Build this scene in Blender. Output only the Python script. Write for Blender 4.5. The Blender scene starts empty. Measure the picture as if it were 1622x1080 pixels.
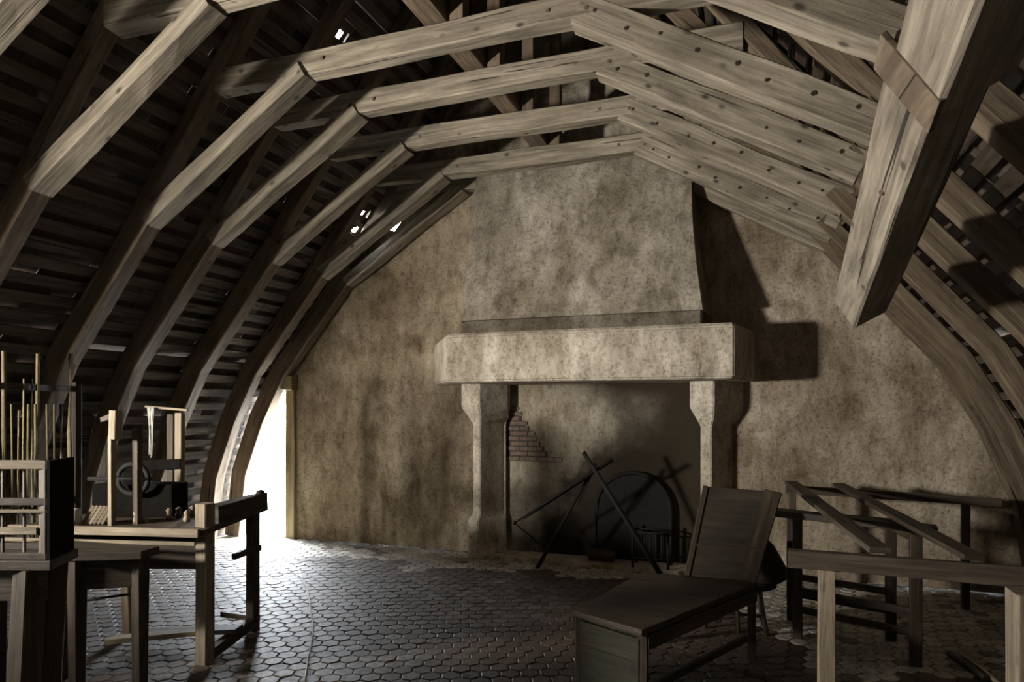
import bpy, bmesh, math, random
from mathutils import Vector, Matrix, noise
R = random.Random(7)
SC = bpy.context.scene
COL = SC.collection
V = Vector

# ------------------------------------------------------------------ camera, world, light, exposure
TH = math.radians(19.93); FPX = 1073.0; CAMH = 1.6; HV = 645.0
cam_d = bpy.data.cameras.new('camera'); cam = bpy.data.objects.new('camera', cam_d); COL.objects.link(cam)
cam.location = (0, 0, CAMH); cam.rotation_euler = (math.radians(90), 0, TH)
cam_d.sensor_width = 36; cam_d.lens = FPX / 1622 * 36; cam_d.shift_y = (HV - 540) / 1622
cam_d.clip_start = 0.05
SC.camera = cam
SC.view_settings.view_transform = 'Standard'; SC.view_settings.look = 'None'
SC.view_settings.gamma = 1; SC.view_settings.exposure = 0.0; SC.view_settings.use_curve_mapping = False
W = bpy.data.worlds.new('overcast_sky'); SC.world = W; W.use_nodes = True
bg = W.node_tree.nodes['Background']; bg.inputs[0].default_value = (0.86, 0.93, 1.0, 1); bg.inputs[1].default_value = 120.0
# daylight falling in through the small dormer opening low in the left slope (behind the left edge of the frame)
ld = bpy.data.lights.new('dormer_daylight', 'AREA'); ld.shape = 'RECTANGLE'; ld.size = 0.42; ld.size_y = 0.34
ld.energy = 530; ld.color = (1.0, 0.95, 0.87)
lo = bpy.data.objects.new('dormer_daylight', ld); COL.objects.link(lo)
lo.location = (-5.64, 0.52, 1.76)
lo.rotation_euler = (V((4.6, 4.4, 0.9))).to_track_quat('-Z', 'Y').to_euler()
# portal over the doorway: the sky's own light, sampled better
pd = bpy.data.lights.new('door_portal', 'AREA'); pd.shape = 'RECTANGLE'; pd.size = 1.1; pd.size_y = 1.9; pd.cycles.is_portal = True
po = bpy.data.objects.new('door_portal', pd); COL.objects.link(po); po.location = (-5.95, 7.18, 0.93); po.rotation_euler = (math.radians(-90), 0, 0)

def ray(u, v):
    a = (u - 811) / FPX; b = -(v - HV) / FPX; s, c = math.sin(TH), math.cos(TH)
    return V((a * c - s, a * s + c, b))
def onY(u, v, Y): r = ray(u, v); t = Y / r.y; return V((r.x * t, Y, CAMH + r.z * t))
def onZ(u, v, Z): r = ray(u, v); t = (Z - CAMH) / r.z; return V((r.x * t, r.y * t, Z))

# ------------------------------------------------------------------ materials
def newmat(name):
    m = bpy.data.materials.new(name); m.use_nodes = True
    nt = m.node_tree; b = nt.nodes['Principled BSDF']
    return m, nt, b
def N(nt, t, **kw):
    n = nt.nodes.new(t)
    for k, v in kw.items(): setattr(n, k, v)
    return n
def ramp(nt, fac, stops):
    r = N(nt, 'ShaderNodeValToRGB'); e = r.color_ramp.elements
    while len(e) < len(stops): e.new(0.5)
    for i, (p, c) in enumerate(stops): e[i].position = p; e[i].color = (*c, 1)
    nt.links.new(fac, r.inputs[0]); return r.outputs[0]
def mix(nt, mode, fac, a, b):
    m = N(nt, 'ShaderNodeMix', data_type='RGBA', blend_type=mode)
    for s, v in ((m.inputs[0], fac), (m.inputs[6], a), (m.inputs[7], b)):
        if hasattr(v, 'links'): nt.links.new(v, s)
        else: s.default_value = v if not isinstance(v, tuple) else (*v, 1)
    return m.outputs[2]
def noi(nt, vec, scale, detail=5, rough=0.6, dist=0.0):
    n = N(nt, 'ShaderNodeTexNoise'); n.inputs['Scale'].default_value = scale; n.inputs['Detail'].default_value = detail
    n.inputs['Roughness'].default_value = rough; n.inputs['Distortion'].default_value = dist
    if vec is not None: nt.links.new(vec, n.inputs['Vector'])
    return n.outputs['Fac']
def bump(nt, b, h, st=0.4, d=0.01):
    n = N(nt, 'ShaderNodeBump'); n.inputs['Strength'].default_value = st; n.inputs['Distance'].default_value = d
    nt.links.new(h, n.inputs['Height']); nt.links.new(n.outputs[0], b.inputs['Normal'])
def mapping(nt, out, scale, loc=(0, 0, 0)):
    m = N(nt, 'ShaderNodeMapping'); m.inputs['Scale'].default_value = scale; m.inputs['Location'].default_value = loc
    nt.links.new(out, m.inputs[0]); return m.outputs[0]

def wood(name, dark, mid, light, spots=0.6, rough=0.8):
    m, nt, b = newmat(name)
    uv = N(nt, 'ShaderNodeTexCoord').outputs['UV']
    g = noi(nt, mapping(nt, uv, (1.6, 26, 1)), 1.0, 8, 0.65, 0.6)
    c = ramp(nt, g, [(0.28, dark), (0.5, mid), (0.72, light)])
    bl = noi(nt, mapping(nt, uv, (1.3, 4, 1), (5, 3, 0)), 1.5, 5, 0.6)
    c = mix(nt, 'MULTIPLY', 1.0, c, ramp(nt, bl, [(0.3, (0.62, 0.60, 0.56)), (0.6, (1.08, 1.04, 1.0))]))
    ck = noi(nt, mapping(nt, uv, (0.5, 30, 1), (1, 7, 0)), 1.0, 3, 0.5, 1.5)
    c = mix(nt, 'MIX', ramp(nt, ck, [(0.30, (1, 1, 1)), (0.34, (0, 0, 0))]), c, tuple(x * 0.25 for x in dark))
    vo = N(nt, 'ShaderNodeTexVoronoi'); nt.links.new(mapping(nt, uv, (4.6, 7.5, 1)), vo.inputs['Vector']); vo.inputs['Scale'].default_value = 1.0
    sp = ramp(nt, vo.outputs['Distance'], [(0.07, (spots,) * 3), (0.17, (0, 0, 0))])
    c = mix(nt, 'MIX', sp, c, tuple(x * 0.3 for x in dark))
    nt.links.new(c, b.inputs['Base Color']); b.inputs['Roughness'].default_value = rough
    b.inputs['Specular IOR Level'].default_value = 0.25
    bump(nt, b, g, 0.55, 0.012)
    return m
def flat(name, col, rough=0.8, metal=0.0, sc=20, spec=0.3):
    m, nt, b = newmat(name)
    P = N(nt, 'ShaderNodeTexCoord').outputs['Object']; n = noi(nt, P, sc, 6, 0.65)
    c = ramp(nt, n, [(0.3, tuple(x * 0.65 for x in col)), (0.7, tuple(min(1, x * 1.3) for x in col))])
    nt.links.new(c, b.inputs['Base Color']); b.inputs['Roughness'].default_value = rough; b.inputs['Metallic'].default_value = metal
    b.inputs['Specular IOR Level'].default_value = spec
    bump(nt, b, n, 0.3, 0.005); return m
OAK = wood('weathered_oak', (0.12, 0.10, 0.075), (0.27, 0.237, 0.185), (0.44, 0.395, 0.315), 0.85)
RAFT = wood('old_brown_oak', (0.075, 0.055, 0.038), (0.15, 0.115, 0.08), (0.23, 0.185, 0.13), 0.5)
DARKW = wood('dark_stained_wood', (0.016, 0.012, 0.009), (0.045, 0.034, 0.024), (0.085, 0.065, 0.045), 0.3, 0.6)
BROWN = wood('brown_work_wood', (0.03, 0.024, 0.018), (0.07, 0.055, 0.04), (0.12, 0.095, 0.07), 0.4, 0.7)
PALE = wood('pale_bare_wood', (0.13, 0.105, 0.075), (0.24, 0.20, 0.145), (0.36, 0.31, 0.235), 0.3, 0.75)
DARKB = wood('dark_brown_board', (0.02, 0.016, 0.012), (0.036, 0.029, 0.022), (0.055, 0.045, 0.035), 0.3, 0.7)
BLACKB = flat('unlit_black_board', (0.008, 0.007, 0.006), 0.95, 0, 20, 0.05)  # near-black for unlit boards, the shade put into their colour
GREENW = wood('greenish_painted_board', (0.010, 0.010, 0.006), (0.022, 0.022, 0.012), (0.035, 0.035, 0.02), 0.2, 0.7)

def plaster(name, a, b_, c_, stain, st=0.9):
    m, nt, b = newmat(name)
    P = N(nt, 'ShaderNodeNewGeometry').outputs['Position']
    n1 = noi(nt, P, 1.1, 9, 0.62, 0.4)
    c = ramp(nt, n1, [(0.30, a), (0.5, b_), (0.70, c_)])
    n2 = noi(nt, mapping(nt, P, (1, 1, 1), (9, 2, 4)), 2.6, 10, 0.68, 0.3)
    c = mix(nt, 'MIX', ramp(nt, n2, [(0.50, (0, 0, 0)), (0.66, (st * 0.75,) * 3)]), c, stain)
    n3 = noi(nt, mapping(nt, P, (1, 1, 0.45)), 9, 8, 0.7)
    c = mix(nt, 'MULTIPLY', 1.0, c, ramp(nt, n3, [(0.3, (0.52, 0.48, 0.42)), (0.5, (0.98, 0.97, 0.96)), (0.7, (1.25, 1.23, 1.2))]))
    n5 = noi(nt, mapping(nt, P, (1, 1, 0.3), (3, 3, 1)), 2.2, 4, 0.55, 0.6)
    c = mix(nt, 'MULTIPLY', 1.0, c, ramp(nt, n5, [(0.35, (0.66, 0.62, 0.55)), (0.6, (1.12, 1.1, 1.08))]))
    n6 = noi(nt, P, 38, 4, 0.7)
    c = mix(nt, 'MULTIPLY', 1.0, c, ramp(nt, n6, [(0.34, (0.6, 0.57, 0.52)), (0.5, (1.05, 1.05, 1.05))]))
    vo = N(nt, 'ShaderNodeTexVoronoi'); vo.inputs['Scale'].default_value = 4.2; nt.links.new(P, vo.inputs['Vector'])
    dots = ramp(nt, vo.outputs['Distance'], [(0.06, (0.7,) * 3), (0.17, (0, 0, 0))])
    few = ramp(nt, noi(nt, mapping(nt, P, (1, 1, 1), (2, 8, 5)), 1.7, 3, 0.6), [(0.50, (0, 0, 0)), (0.60, (1, 1, 1))])
    c = mix(nt, 'MIX', mix(nt, 'MULTIPLY', 1.0, dots, few), c, tuple(x * 0.45 for x in stain))
    nt.links.new(c, b.inputs['Base Color']); b.inputs['Roughness'].default_value = 0.95
    b.inputs['Specular IOR Level'].default_value = 0.1
    n4 = noi(nt, P, 14, 10, 0.7)
    ad = N(nt, 'ShaderNodeMath', operation='ADD'); nt.links.new(n4, ad.inputs[0]); nt.links.new(n1, ad.inputs[1])
    bump(nt, b, ad.outputs[0], 0.6, 0.03)
    return m, nt, b, P
# gable: yellowed plaster around the doorway, greyer towards the right
GABLE, nt, b, P = plaster('stained_gable_plaster', (0.24, 0.205, 0.16), (0.385, 0.345, 0.285), (0.53, 0.49, 0.42), (0.17, 0.13, 0.09))
old = b.inputs['Base Color'].links[0].from_socket
sx = N(nt, 'ShaderNodeSeparateXYZ'); nt.links.new(P, sx.inputs[0])
nn = noi(nt, P, 0.9, 4, 0.6)
ma = N(nt, 'ShaderNodeMath', operation='MULTIPLY_ADD'); nt.links.new(nn, ma.inputs[0]); ma.inputs[1].default_value = 3.0; nt.links.new(sx.outputs[0], ma.inputs[2])
mr = N(nt, 'ShaderNodeMapRange'); nt.links.new(ma.outputs[0], mr.inputs[0]); mr.inputs[1].default_value = -2.6; mr.inputs[2].default_value = -0.6
nt.links.new(mix(nt, 'MULTIPLY', 1.0, old, ramp(nt, mr.outputs[0], [(0, (0.84, 0.785, 0.67)), (1, (0.93, 0.90, 0.87))])), b.inputs['Base Color'])
HOODM, *_ = plaster('smoked_hood_plaster', (0.25, 0.222, 0.185), (0.36, 0.33, 0.28), (0.46, 0.425, 0.37), (0.15, 0.125, 0.095), 0.8)
HOODB, *_ = plaster('shaded_ledge_plaster', (0.13, 0.115, 0.095), (0.19, 0.17, 0.14), (0.25, 0.225, 0.19), (0.09, 0.075, 0.06), 0.6)  # hood plaster darkened: the ledge shadow is put into its colour
STONE, *_ = plaster('pale_limestone', (0.46, 0.42, 0.36), (0.56, 0.52, 0.45), (0.64, 0.60, 0.53), (0.32, 0.28, 0.2), 0.4)

# hearth back: limewash with soot built up over the fire (a stain with its own outline)
SOOT, nt, b, P = plaster('sooted_limewash', (0.36, 0.32, 0.25), (0.46, 0.42, 0.34), (0.54, 0.50, 0.42), (0.27, 0.21, 0.14), 0.5)
old = b.inputs['Base Color'].links[0].from_socket
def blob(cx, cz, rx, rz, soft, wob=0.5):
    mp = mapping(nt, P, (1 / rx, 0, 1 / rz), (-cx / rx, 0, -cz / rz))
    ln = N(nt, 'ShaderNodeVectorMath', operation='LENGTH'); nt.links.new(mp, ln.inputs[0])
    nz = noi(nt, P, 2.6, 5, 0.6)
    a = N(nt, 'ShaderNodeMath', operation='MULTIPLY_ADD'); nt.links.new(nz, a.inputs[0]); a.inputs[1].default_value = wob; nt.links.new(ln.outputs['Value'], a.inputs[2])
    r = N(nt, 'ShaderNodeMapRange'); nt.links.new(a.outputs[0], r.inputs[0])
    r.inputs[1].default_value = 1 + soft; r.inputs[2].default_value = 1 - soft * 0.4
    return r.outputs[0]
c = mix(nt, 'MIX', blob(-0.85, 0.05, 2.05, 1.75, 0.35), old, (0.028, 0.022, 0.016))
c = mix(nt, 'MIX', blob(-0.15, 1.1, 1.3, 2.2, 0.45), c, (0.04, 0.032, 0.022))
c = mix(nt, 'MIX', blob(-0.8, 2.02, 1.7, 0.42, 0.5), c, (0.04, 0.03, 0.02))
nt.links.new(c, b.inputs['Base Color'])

# worn terracotta floor tiles
FLOOR, nt, b = newmat('worn_terracotta_tiles')
at = N(nt, 'ShaderNodeVertexColor'); at.layer_name = 'tile'
P = N(nt, 'ShaderNodeNewGeometry').outputs['Position']
n1 = noi(nt, P, 3.0, 6, 0.6)
c = mix(nt, 'MULTIPLY', 1.0, at.outputs[0], ramp(nt, n1, [(0.3, (0.7, 0.68, 0.66)), (0.7, (1.25, 1.2, 1.15))]))
c = mix(nt, 'MULTIPLY', 1.0, c, ramp(nt, noi(nt, P, 22, 5, 0.7), [(0.36, (0.5, 0.48, 0.46)), (0.55, (1.1, 1.1, 1.1))]))
nt.links.new(c, b.inputs['Base Color'])
n2 = noi(nt, P, 25, 5, 0.6)
mr = N(nt, 'ShaderNodeMapRange'); nt.links.new(n2, mr.inputs[0]); mr.inputs[3].default_value = 0.5; mr.inputs[4].default_value = 0.85
nt.links.new(mr.outputs[0], b.inputs['Roughness']); b.inputs['Specular IOR Level'].default_value = 0.45
bump(nt, b, noi(nt, P, 30, 6, 0.7), 0.35, 0.01)

TILE = flat('roof_tile_underside', (0.085, 0.065, 0.05), 0.95, 0, 6, 0.1)
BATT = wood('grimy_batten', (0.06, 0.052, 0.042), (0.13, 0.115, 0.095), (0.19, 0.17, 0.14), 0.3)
GROUT = flat('dark_mortar', (0.06, 0.052, 0.045), 0.95)
IRON = flat('black_wrought_iron', (0.015, 0.013, 0.012), 0.8, 0.2)
BRICK = flat('old_brick', (0.17, 0.125, 0.095), 0.95, 0, 15, 0.1)
CLOTH = flat('black_leather', (0.03, 0.026, 0.022), 0.6)
CORD = flat('pale_cord', (0.55, 0.52, 0.46), 0.8)
LINEN = flat('grey_linen', (0.35, 0.34, 0.30), 0.9)
OUT = flat('outdoor_paving', (0.40, 0.39, 0.37), 0.9)
CANE = flat('bare_hazel_cane', (0.20, 0.16, 0.09), 0.7)
REED = wood('yellowed_door_oak', (0.20, 0.155, 0.07), (0.33, 0.27, 0.15), (0.45, 0.38, 0.24), 0.3)

# ------------------------------------------------------------------ mesh helpers
def tag(o, label=None, cat=None, group=None, kind=None):
    if label: o['label'] = label
    if cat: o['category'] = cat
    if group: o['group'] = group
    if kind: o['kind'] = kind
    return o
def finish(name, bm, mat, parent=None, smooth=False):
    me = bpy.data.meshes.new(name); bm.normal_update(); bm.to_mesh(me); bm.free(); me.materials.append(mat)
    o = bpy.data.objects.new(name, me); COL.objects.link(o)
    if smooth:
        for p in me.polygons: p.use_smooth = True
    if parent: o.parent = parent; o.matrix_parent_inverse = Matrix.Translation(-parent.location)
    return o
def thing(name, label, cat, loc=(0, 0, 0), group=None):
    o = bpy.data.objects.new(name, None); COL.objects.link(o); o.location = loc; o.empty_display_size = 0.1
    return tag(o, label, cat, group)
def perp(d, up):
    d = d.normalized(); up = V(up); s = d.cross(up)
    if s.length < 1e-3: s = d.cross(V((1, 0, 0)))
    s.normalize(); u = s.cross(d).normalized(); return s, u
def add_beam(bm, p0, p1, w, h, up=(0, 0, 1), w1=None, h1=None, ch=0.06, wob=0.0, seg=None, cuts=(None, None)):
    """timber of section w (sideways) x h (along up) from p0 to p1, arrises chamfered, faces slightly uneven"""
    p0, p1 = V(p0), V(p1); d = p1 - p0; L = d.length; s, u = perp(d, up); dn = d.normalized()
    w1 = w if w1 is None else w1; h1 = h if h1 is None else h1
    n = seg or (max(2, int(L / 0.22)) if wob else 1)
    uvl = bm.loops.layers.uv.verify(); off = R.random() * 40; offv = R.random() * 20
    rings = []; seed = R.random() * 100
    for i in range(n + 1):
        t = i / n; c = p0 + d * t; a = (w + (w1 - w) * t) / 2; b = (h + (h1 - h) * t) / 2; k = min(a, b) * 2 * ch
        prof = [(a - k, -b), (a, -b + k), (a, b - k), (a - k, b), (-a + k, b), (-a, b - k), (-a, -b + k), (-a + k, -b)]
        ring = []
        for j, (x, y) in enumerate(prof):
            q = c + s * x + u * y
            if wob:
                q += s * noise.noise(V((t * L * 1.3, seed, (j // 2) * 3.1))) * wob + u * noise.noise(V((t * L * 1.3, seed + 9, (j // 2) * 3.1))) * wob
            ring.append(bm.verts.new(q))
        rings.append(ring)
    per = [0]
    for j in range(8):
        per.append(per[-1] + (rings[0][j].co - rings[0][(j + 1) % 8].co).length)
    for i in range(n):
        for j in range(8):
            k = (j + 1) % 8
            f = bm.faces.new((rings[i][j], rings[i][k], rings[i + 1][k], rings[i + 1][j]))
            t0, t1 = L * i / n, L * (i + 1) / n
            for lp, (a, b) in zip(f.loops, ((t0, per[j]), (t0, per[j + 1]), (t1, per[j + 1]), (t1, per[j]))):
                lp[uvl].uv = (a + off, b + offv)
    for ring, rev in ((rings[0], False), (rings[-1], True)):
        f = bm.faces.new(ring if rev else ring[::-1])
        for lp in f.loops:
            q = lp.vert.co - ring[0].co; lp[uvl].uv = (off + q.dot(s) * 0.6, offv + q.dot(u))
    return bm
def beam(name, mat, parent, *a, **k):
    bm = bmesh.new(); add_beam(bm, *a, **k); bmesh.ops.recalc_face_normals(bm, faces=bm.faces[:]); return finish(name, bm, mat, parent)
def beams(name, mat, parent, lst):
    bm = bmesh.new()
    for a, k in lst: add_beam(bm, *a, **k)
    bmesh.ops.recalc_face_normals(bm, faces=bm.faces[:]); return finish(name, bm, mat, parent)
def prism(bm, pts, ext, bev=0.0):
    """closed polygon (3D points) pushed along ext"""
    ext = V(ext); a = [bm.verts.new(V(p)) for p in pts]; b = [bm.verts.new(V(p) + ext) for p in pts]; n = len(pts)
    fs = [bm.faces.new(a), bm.faces.new(b[::-1])]
    for i in range(n): fs.append(bm.faces.new((a[i], b[i], b[(i + 1) % n], a[(i + 1) % n])))
    bmesh.ops.recalc_face_normals(bm, faces=fs)
    if bev:
        es = list({e for f in fs for e in f.edges}); bmesh.ops.bevel(bm, geom=es, offset=bev, segments=2, affect='EDGES', profile=0.6)
    return bm
def uvproj(bm, sc=1.0):
    uvl = bm.loops.layers.uv.verify(); o = R.random() * 30
    for f in bm.faces:
        n = f.normal; ax = max(range(3), key=lambda i: abs(n[i]))
        for lp in f.loops:
            q = lp.vert.co; lp[uvl].uv = ((q.y, q.z) if ax == 0 else (q.x, q.z) if ax == 1 else (q.x, q.y)); lp[uvl].uv.x += o
def pr(name, mat, parent, pts, ext, bev=0.0):
    bm = bmesh.new(); prism(bm, pts, ext, bev); bm.normal_update(); uvproj(bm); return finish(name, bm, mat, parent)
def loft(name, mat, parent, secs, smooth=False, bev=0.0):
    """sections (equal-length rings of points) skinned together and capped"""
    bm = bmesh.new(); rr = [[bm.verts.new(V(p)) for p in s] for s in secs]; n = len(secs[0])
    for a, b in zip(rr, rr[1:]):
        for i in range(n): bm.faces.new((a[i], a[(i + 1) % n], b[(i + 1) % n], b[i]))
    bm.faces.new(rr[0][::-1]); bm.faces.new(rr[-1]); bmesh.ops.recalc_face_normals(bm, faces=bm.faces[:])
    if bev: bmesh.ops.bevel(bm, geom=[e for e in bm.edges if e.calc_face_angle(0) > 0.3], offset=bev, segments=2, affect='EDGES')
    bm.normal_update(); uvproj(bm); return finish(name, bm, mat, parent, smooth)
def add_tube(bm, pts, rad, n=8, rad1=None):
    pts = [V(p) for p in pts]; rings = []
    for i, p in enumerate(pts):
        d = (pts[min(i + 1, len(pts) - 1)] - pts[max(i - 1, 0)]); s, u = perp(d, (0, 0, 1))
        r = rad + ((rad1 if rad1 is not None else rad) - rad) * i / max(1, len(pts) - 1)
        rings.append([bm.verts.new(p + (s * math.cos(2 * math.pi * j / n) + u * math.sin(2 * math.pi * j / n)) * r) for j in range(n)])
    uvl = bm.loops.layers.uv.verify(); L = 0; off = R.random() * 30
    for i in range(len(pts) - 1):
        l2 = L + (pts[i + 1] - pts[i]).length
        for j in range(n):
            k = (j + 1) % n; f = bm.faces.new((rings[i][j], rings[i][k], rings[i + 1][k], rings[i + 1][j])); f.smooth = True
            for lp, q in zip(f.loops, ((L, j), (L, j + 1), (l2, j + 1), (l2, j))): lp[uvl].uv = (q[0] + off, q[1] * 2 * math.pi * rad / n)
        L = l2
    bm.faces.new(rings[0][::-1]); bm.faces.new(rings[-1]); bmesh.ops.recalc_face_normals(bm, faces=bm.faces[:])
    return bm
def tube(name, mat, parent, pts, rad, n=8, rad1=None):
    bm = bmesh.new(); add_tube(bm, pts, rad, n, rad1); return finish(name, bm, mat, parent)
def lathe(name, mat, parent, c, prof, n=20):
    c = V(c); return loft(name, mat, parent, [[c + V((r * math.cos(2 * math.pi * i / n), r * math.sin(2 * math.pi * i / n), z)) for i in range(n)] for r, z in prof], True)

# ------------------------------------------------------------------ the room
XC = -1.95
# outer covering profile as (half width, height)
COVP = [(0.0, 6.60), (2.72, 3.20), (3.21, 2.61), (3.63, 2.11), (3.99, 1.50), (4.26, 0.8), (4.38, 0.0)]
Y0, Y1 = -2.3, 6.9
HOLES = [((536, 53), 0.042, 0.036), ((563, 364), 0.04, 0.04), ((574, 337), 0.035, 0.03)]
def cover(side, name):
    """rows of overlapping roof tiles seen from beneath, each row a little lower than the one above"""
    bm = bmesh.new(); bats = []
    # resolve the broken-tile gaps on this slope
    hl = []
    segs = list(zip(COVP, COVP[1:]))
    if side < 0:
        for (uv, hy, hs) in HOLES:
            r = ray(*uv); o = V((0, 0, CAMH))
            for k, (a, b_) in enumerate(segs):
                A = V((XC - a[0], 0, a[1])); B = V((XC - b_[0], 0, b_[1])); t = (B - A).normalized(); nrm = V((-t.z, 0, t.x))
                q = (A - o).dot(nrm) / r.dot(nrm); p = o + r * q; s = (p - A).dot(t)
                if q > 0 and -0.01 < s < (B - A).length: hl.append((k, s, p.y, hy, hs)); break
    for k, (a, b_) in enumerate(segs):
        A = V((XC + side * a[0], 0, a[1])); B = V((XC + side * b_[0], 0, b_[1])); t = (B - A); L = t.length; t.normalize()
        nr = V((side * abs(t.z), 0, abs(t.x))) if abs(t.x) > 1e-6 else V((side, 0, 0))
        nrow = max(1, round(L / 0.16)); e = L / nrow
        for i in range(nrow):
            s0, s1 = i * e, (i + 1) * e + 0.03; zc = (A + t * (s0 + e / 2)).z
            rows = []
            y = Y0
            while y < Y1 - 1e-3:
                y2 = min(Y1 + 0.05, y + 0.185)
                rows.append((y, y2)); y = y2
                if y2 >= Y1: break
            for (ya, yb) in rows:
                ym = (ya + yb) / 2
                if side < 0 and 0.05 < ym < 1.0 and 1.42 < zc < 2.3: continue          # dormer opening
                if side < 0 and zc < 2.2 and ym > 6.9: continue
                rects = [(s0, s1, ya, yb)]
                for (hk, hs_, hy_, ry, rs) in hl:
                    if hk == k:
                        new = []
                        for (p0, p1, q0, q1) in rects:
                            h0, h1, g0, g1 = hs_ - rs, hs_ + rs, hy_ - ry, hy_ + ry
                            if h1 <= p0 or h0 >= p1 or g1 <= q0 or g0 >= q1: new.append((p0, p1, q0, q1)); continue
                            if h0 > p0: new.append((p0, h0, q0, q1))
                            if h1 < p1: new.append((h1, p1, q0, q1))
                            m0, m1 = max(p0, h0), min(p1, h1)
                            if g0 > q0: new.append((m0, m1, q0, g0))
                            if g1 < q1: new.append((m0, m1, g1, q1))
                        rects = new
                dz = R.uniform(-0.006, 0.006)
                for (p0, p1, q0, q1) in rects:
                    f0 = (p0 - s0) / (s1 - s0); f1 = (p1 - s0) / (s1 - s0)
                    pts = []
                    for (ss, ff, yy) in ((p0, f0, q0), (p1, f1, q0), (p1, f1, q1), (p0, f0, q1)):
                        pts.append(A + t * ss + V((0, yy, 0)) + nr * (0.0 + 0.022 * ff + dz))
                    prism(bm, pts, nr * 0.018)
    o = finish(name, bm, TILE); tag(o, kind='structure')
    nb = 0
    # battens the tiles hang on
    n = 0
    for k, (a, b_) in enumerate(segs):
        A = V((XC + side * a[0], 0, a[1])); B = V((XC + side * b_[0], 0, b_[1])); t = (B - A); L = t.length; t.normalize()
        nr = V((side * abs(t.z), 0, abs(t.x)))
        nrow = max(1, round(L / 0.16)); e = L / nrow
        for i in range(nrow):
            c = A + t * ((i + 0.15) * e) - nr * 0.028
            if any(hk == k and abs(hs_ - (i + 0.15) * e) < 0.055 + rs for (hk, hs_, hy_, ry, rs) in hl): 
                # the batten is short here: it stops each side of the broken tile
                hy_, ry = [(h[2], h[3]) for h in hl if h[0] == k and abs(h[1] - (i + 0.15) * e) < 0.055 + h[4]][0]
                spans = [(Y0, hy_ - ry - 0.03), (hy_ + ry + 0.03, Y1)]
            elif side < 0 and 1.42 < c.z < 2.3: spans = [(Y0, 0.06), (0.98, Y1)]
            else: spans = [(Y0, Y1)]
            for (ya, yb) in spans:
                if yb - ya < 0.05: continue
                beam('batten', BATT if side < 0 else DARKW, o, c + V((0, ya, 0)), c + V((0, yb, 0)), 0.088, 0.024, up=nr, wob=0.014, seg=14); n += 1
    return o
cover(-1, 'ceiling_left'); cover(1, 'ceiling_right')

# gable wall with the doorway and the hearth recess cut out of it
DX, DZ = -5.43, 1.81; HL, HR, HZ = -2.62, -0.42, 1.98
def covx(z, side):
    for a, b_ in zip(COVP, COVP[1:]):
        if b_[1] <= z <= a[1]:
            f = (a[1] - z) / (a[1] - b_[1]); return XC + side * (a[0] + (b_[0] - a[0]) * f + 0.06)
pts = [(DX, 0), (DX, DZ), (covx(DZ, -1), DZ)]
pts += [(XC - p[0] - 0.06, p[1]) for p in COVP[::-1] if p[1] > DZ]
pts += [(XC + p[0] + 0.06, p[1]) for p in COVP[1:]]
pts += [(HR, 0), (HR, HZ), (HL, HZ), (HL, 0)]
w = pr('wall_gable', GABLE, None, [(x, 6.9, z) for x, z in pts], (0, 0.24, 0)); tag(w, kind='structure')
cut = pr('cutter', GABLE, None, [(-3.92, 6.85, 3.62), (-3.70, 6.85, 3.88), (-3.66, 6.85, 3.93), (-3.78, 6.85, 3.86), (-3.98, 6.85, 3.64)], (-0.33, 0.6, 0.18))
mo = w.modifiers.new('gap', 'BOOLEAN'); mo.object = cut; mo.solver = 'EXACT'
dg = bpy.context.evaluated_depsgraph_get(); dg.update(); nm = bpy.data.meshes.new_from_object(w.evaluated_get(dg)); w.modifiers.clear(); w.data = nm
bpy.data.objects.remove(cut)
w = pr('wall_hearth', SOOT, None, [(HL - 0.1, 7.0, -0.1), (HR + 0.1, 7.0, -0.1), (HR + 0.1, 7.0, HZ + 0.1), (HL - 0.1, 7.0, HZ + 0.1)], (0, 0.2, 0)); tag(w, kind='structure')
# rear gable behind the camera
pts = [(XC - p[0] - 0.05, p[1]) for p in COVP[::-1]] + [(XC + p[0] + 0.05, p[1]) for p in COVP[1:]]
w = pr('wall_rear', GABLE, None, [(x, Y0, z) for x, z in pts], (0, -0.3, 0)); tag(w, kind='structure')
# outside the door
w = pr('ground', OUT, None, [(-9.5, 7.16, -0.12), (-3, 7.22, -0.12), (-3, 12, -0.12), (-9.5, 12, -0.12)], (0, 0, 0.08)); tag(w, kind='structure')

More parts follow.
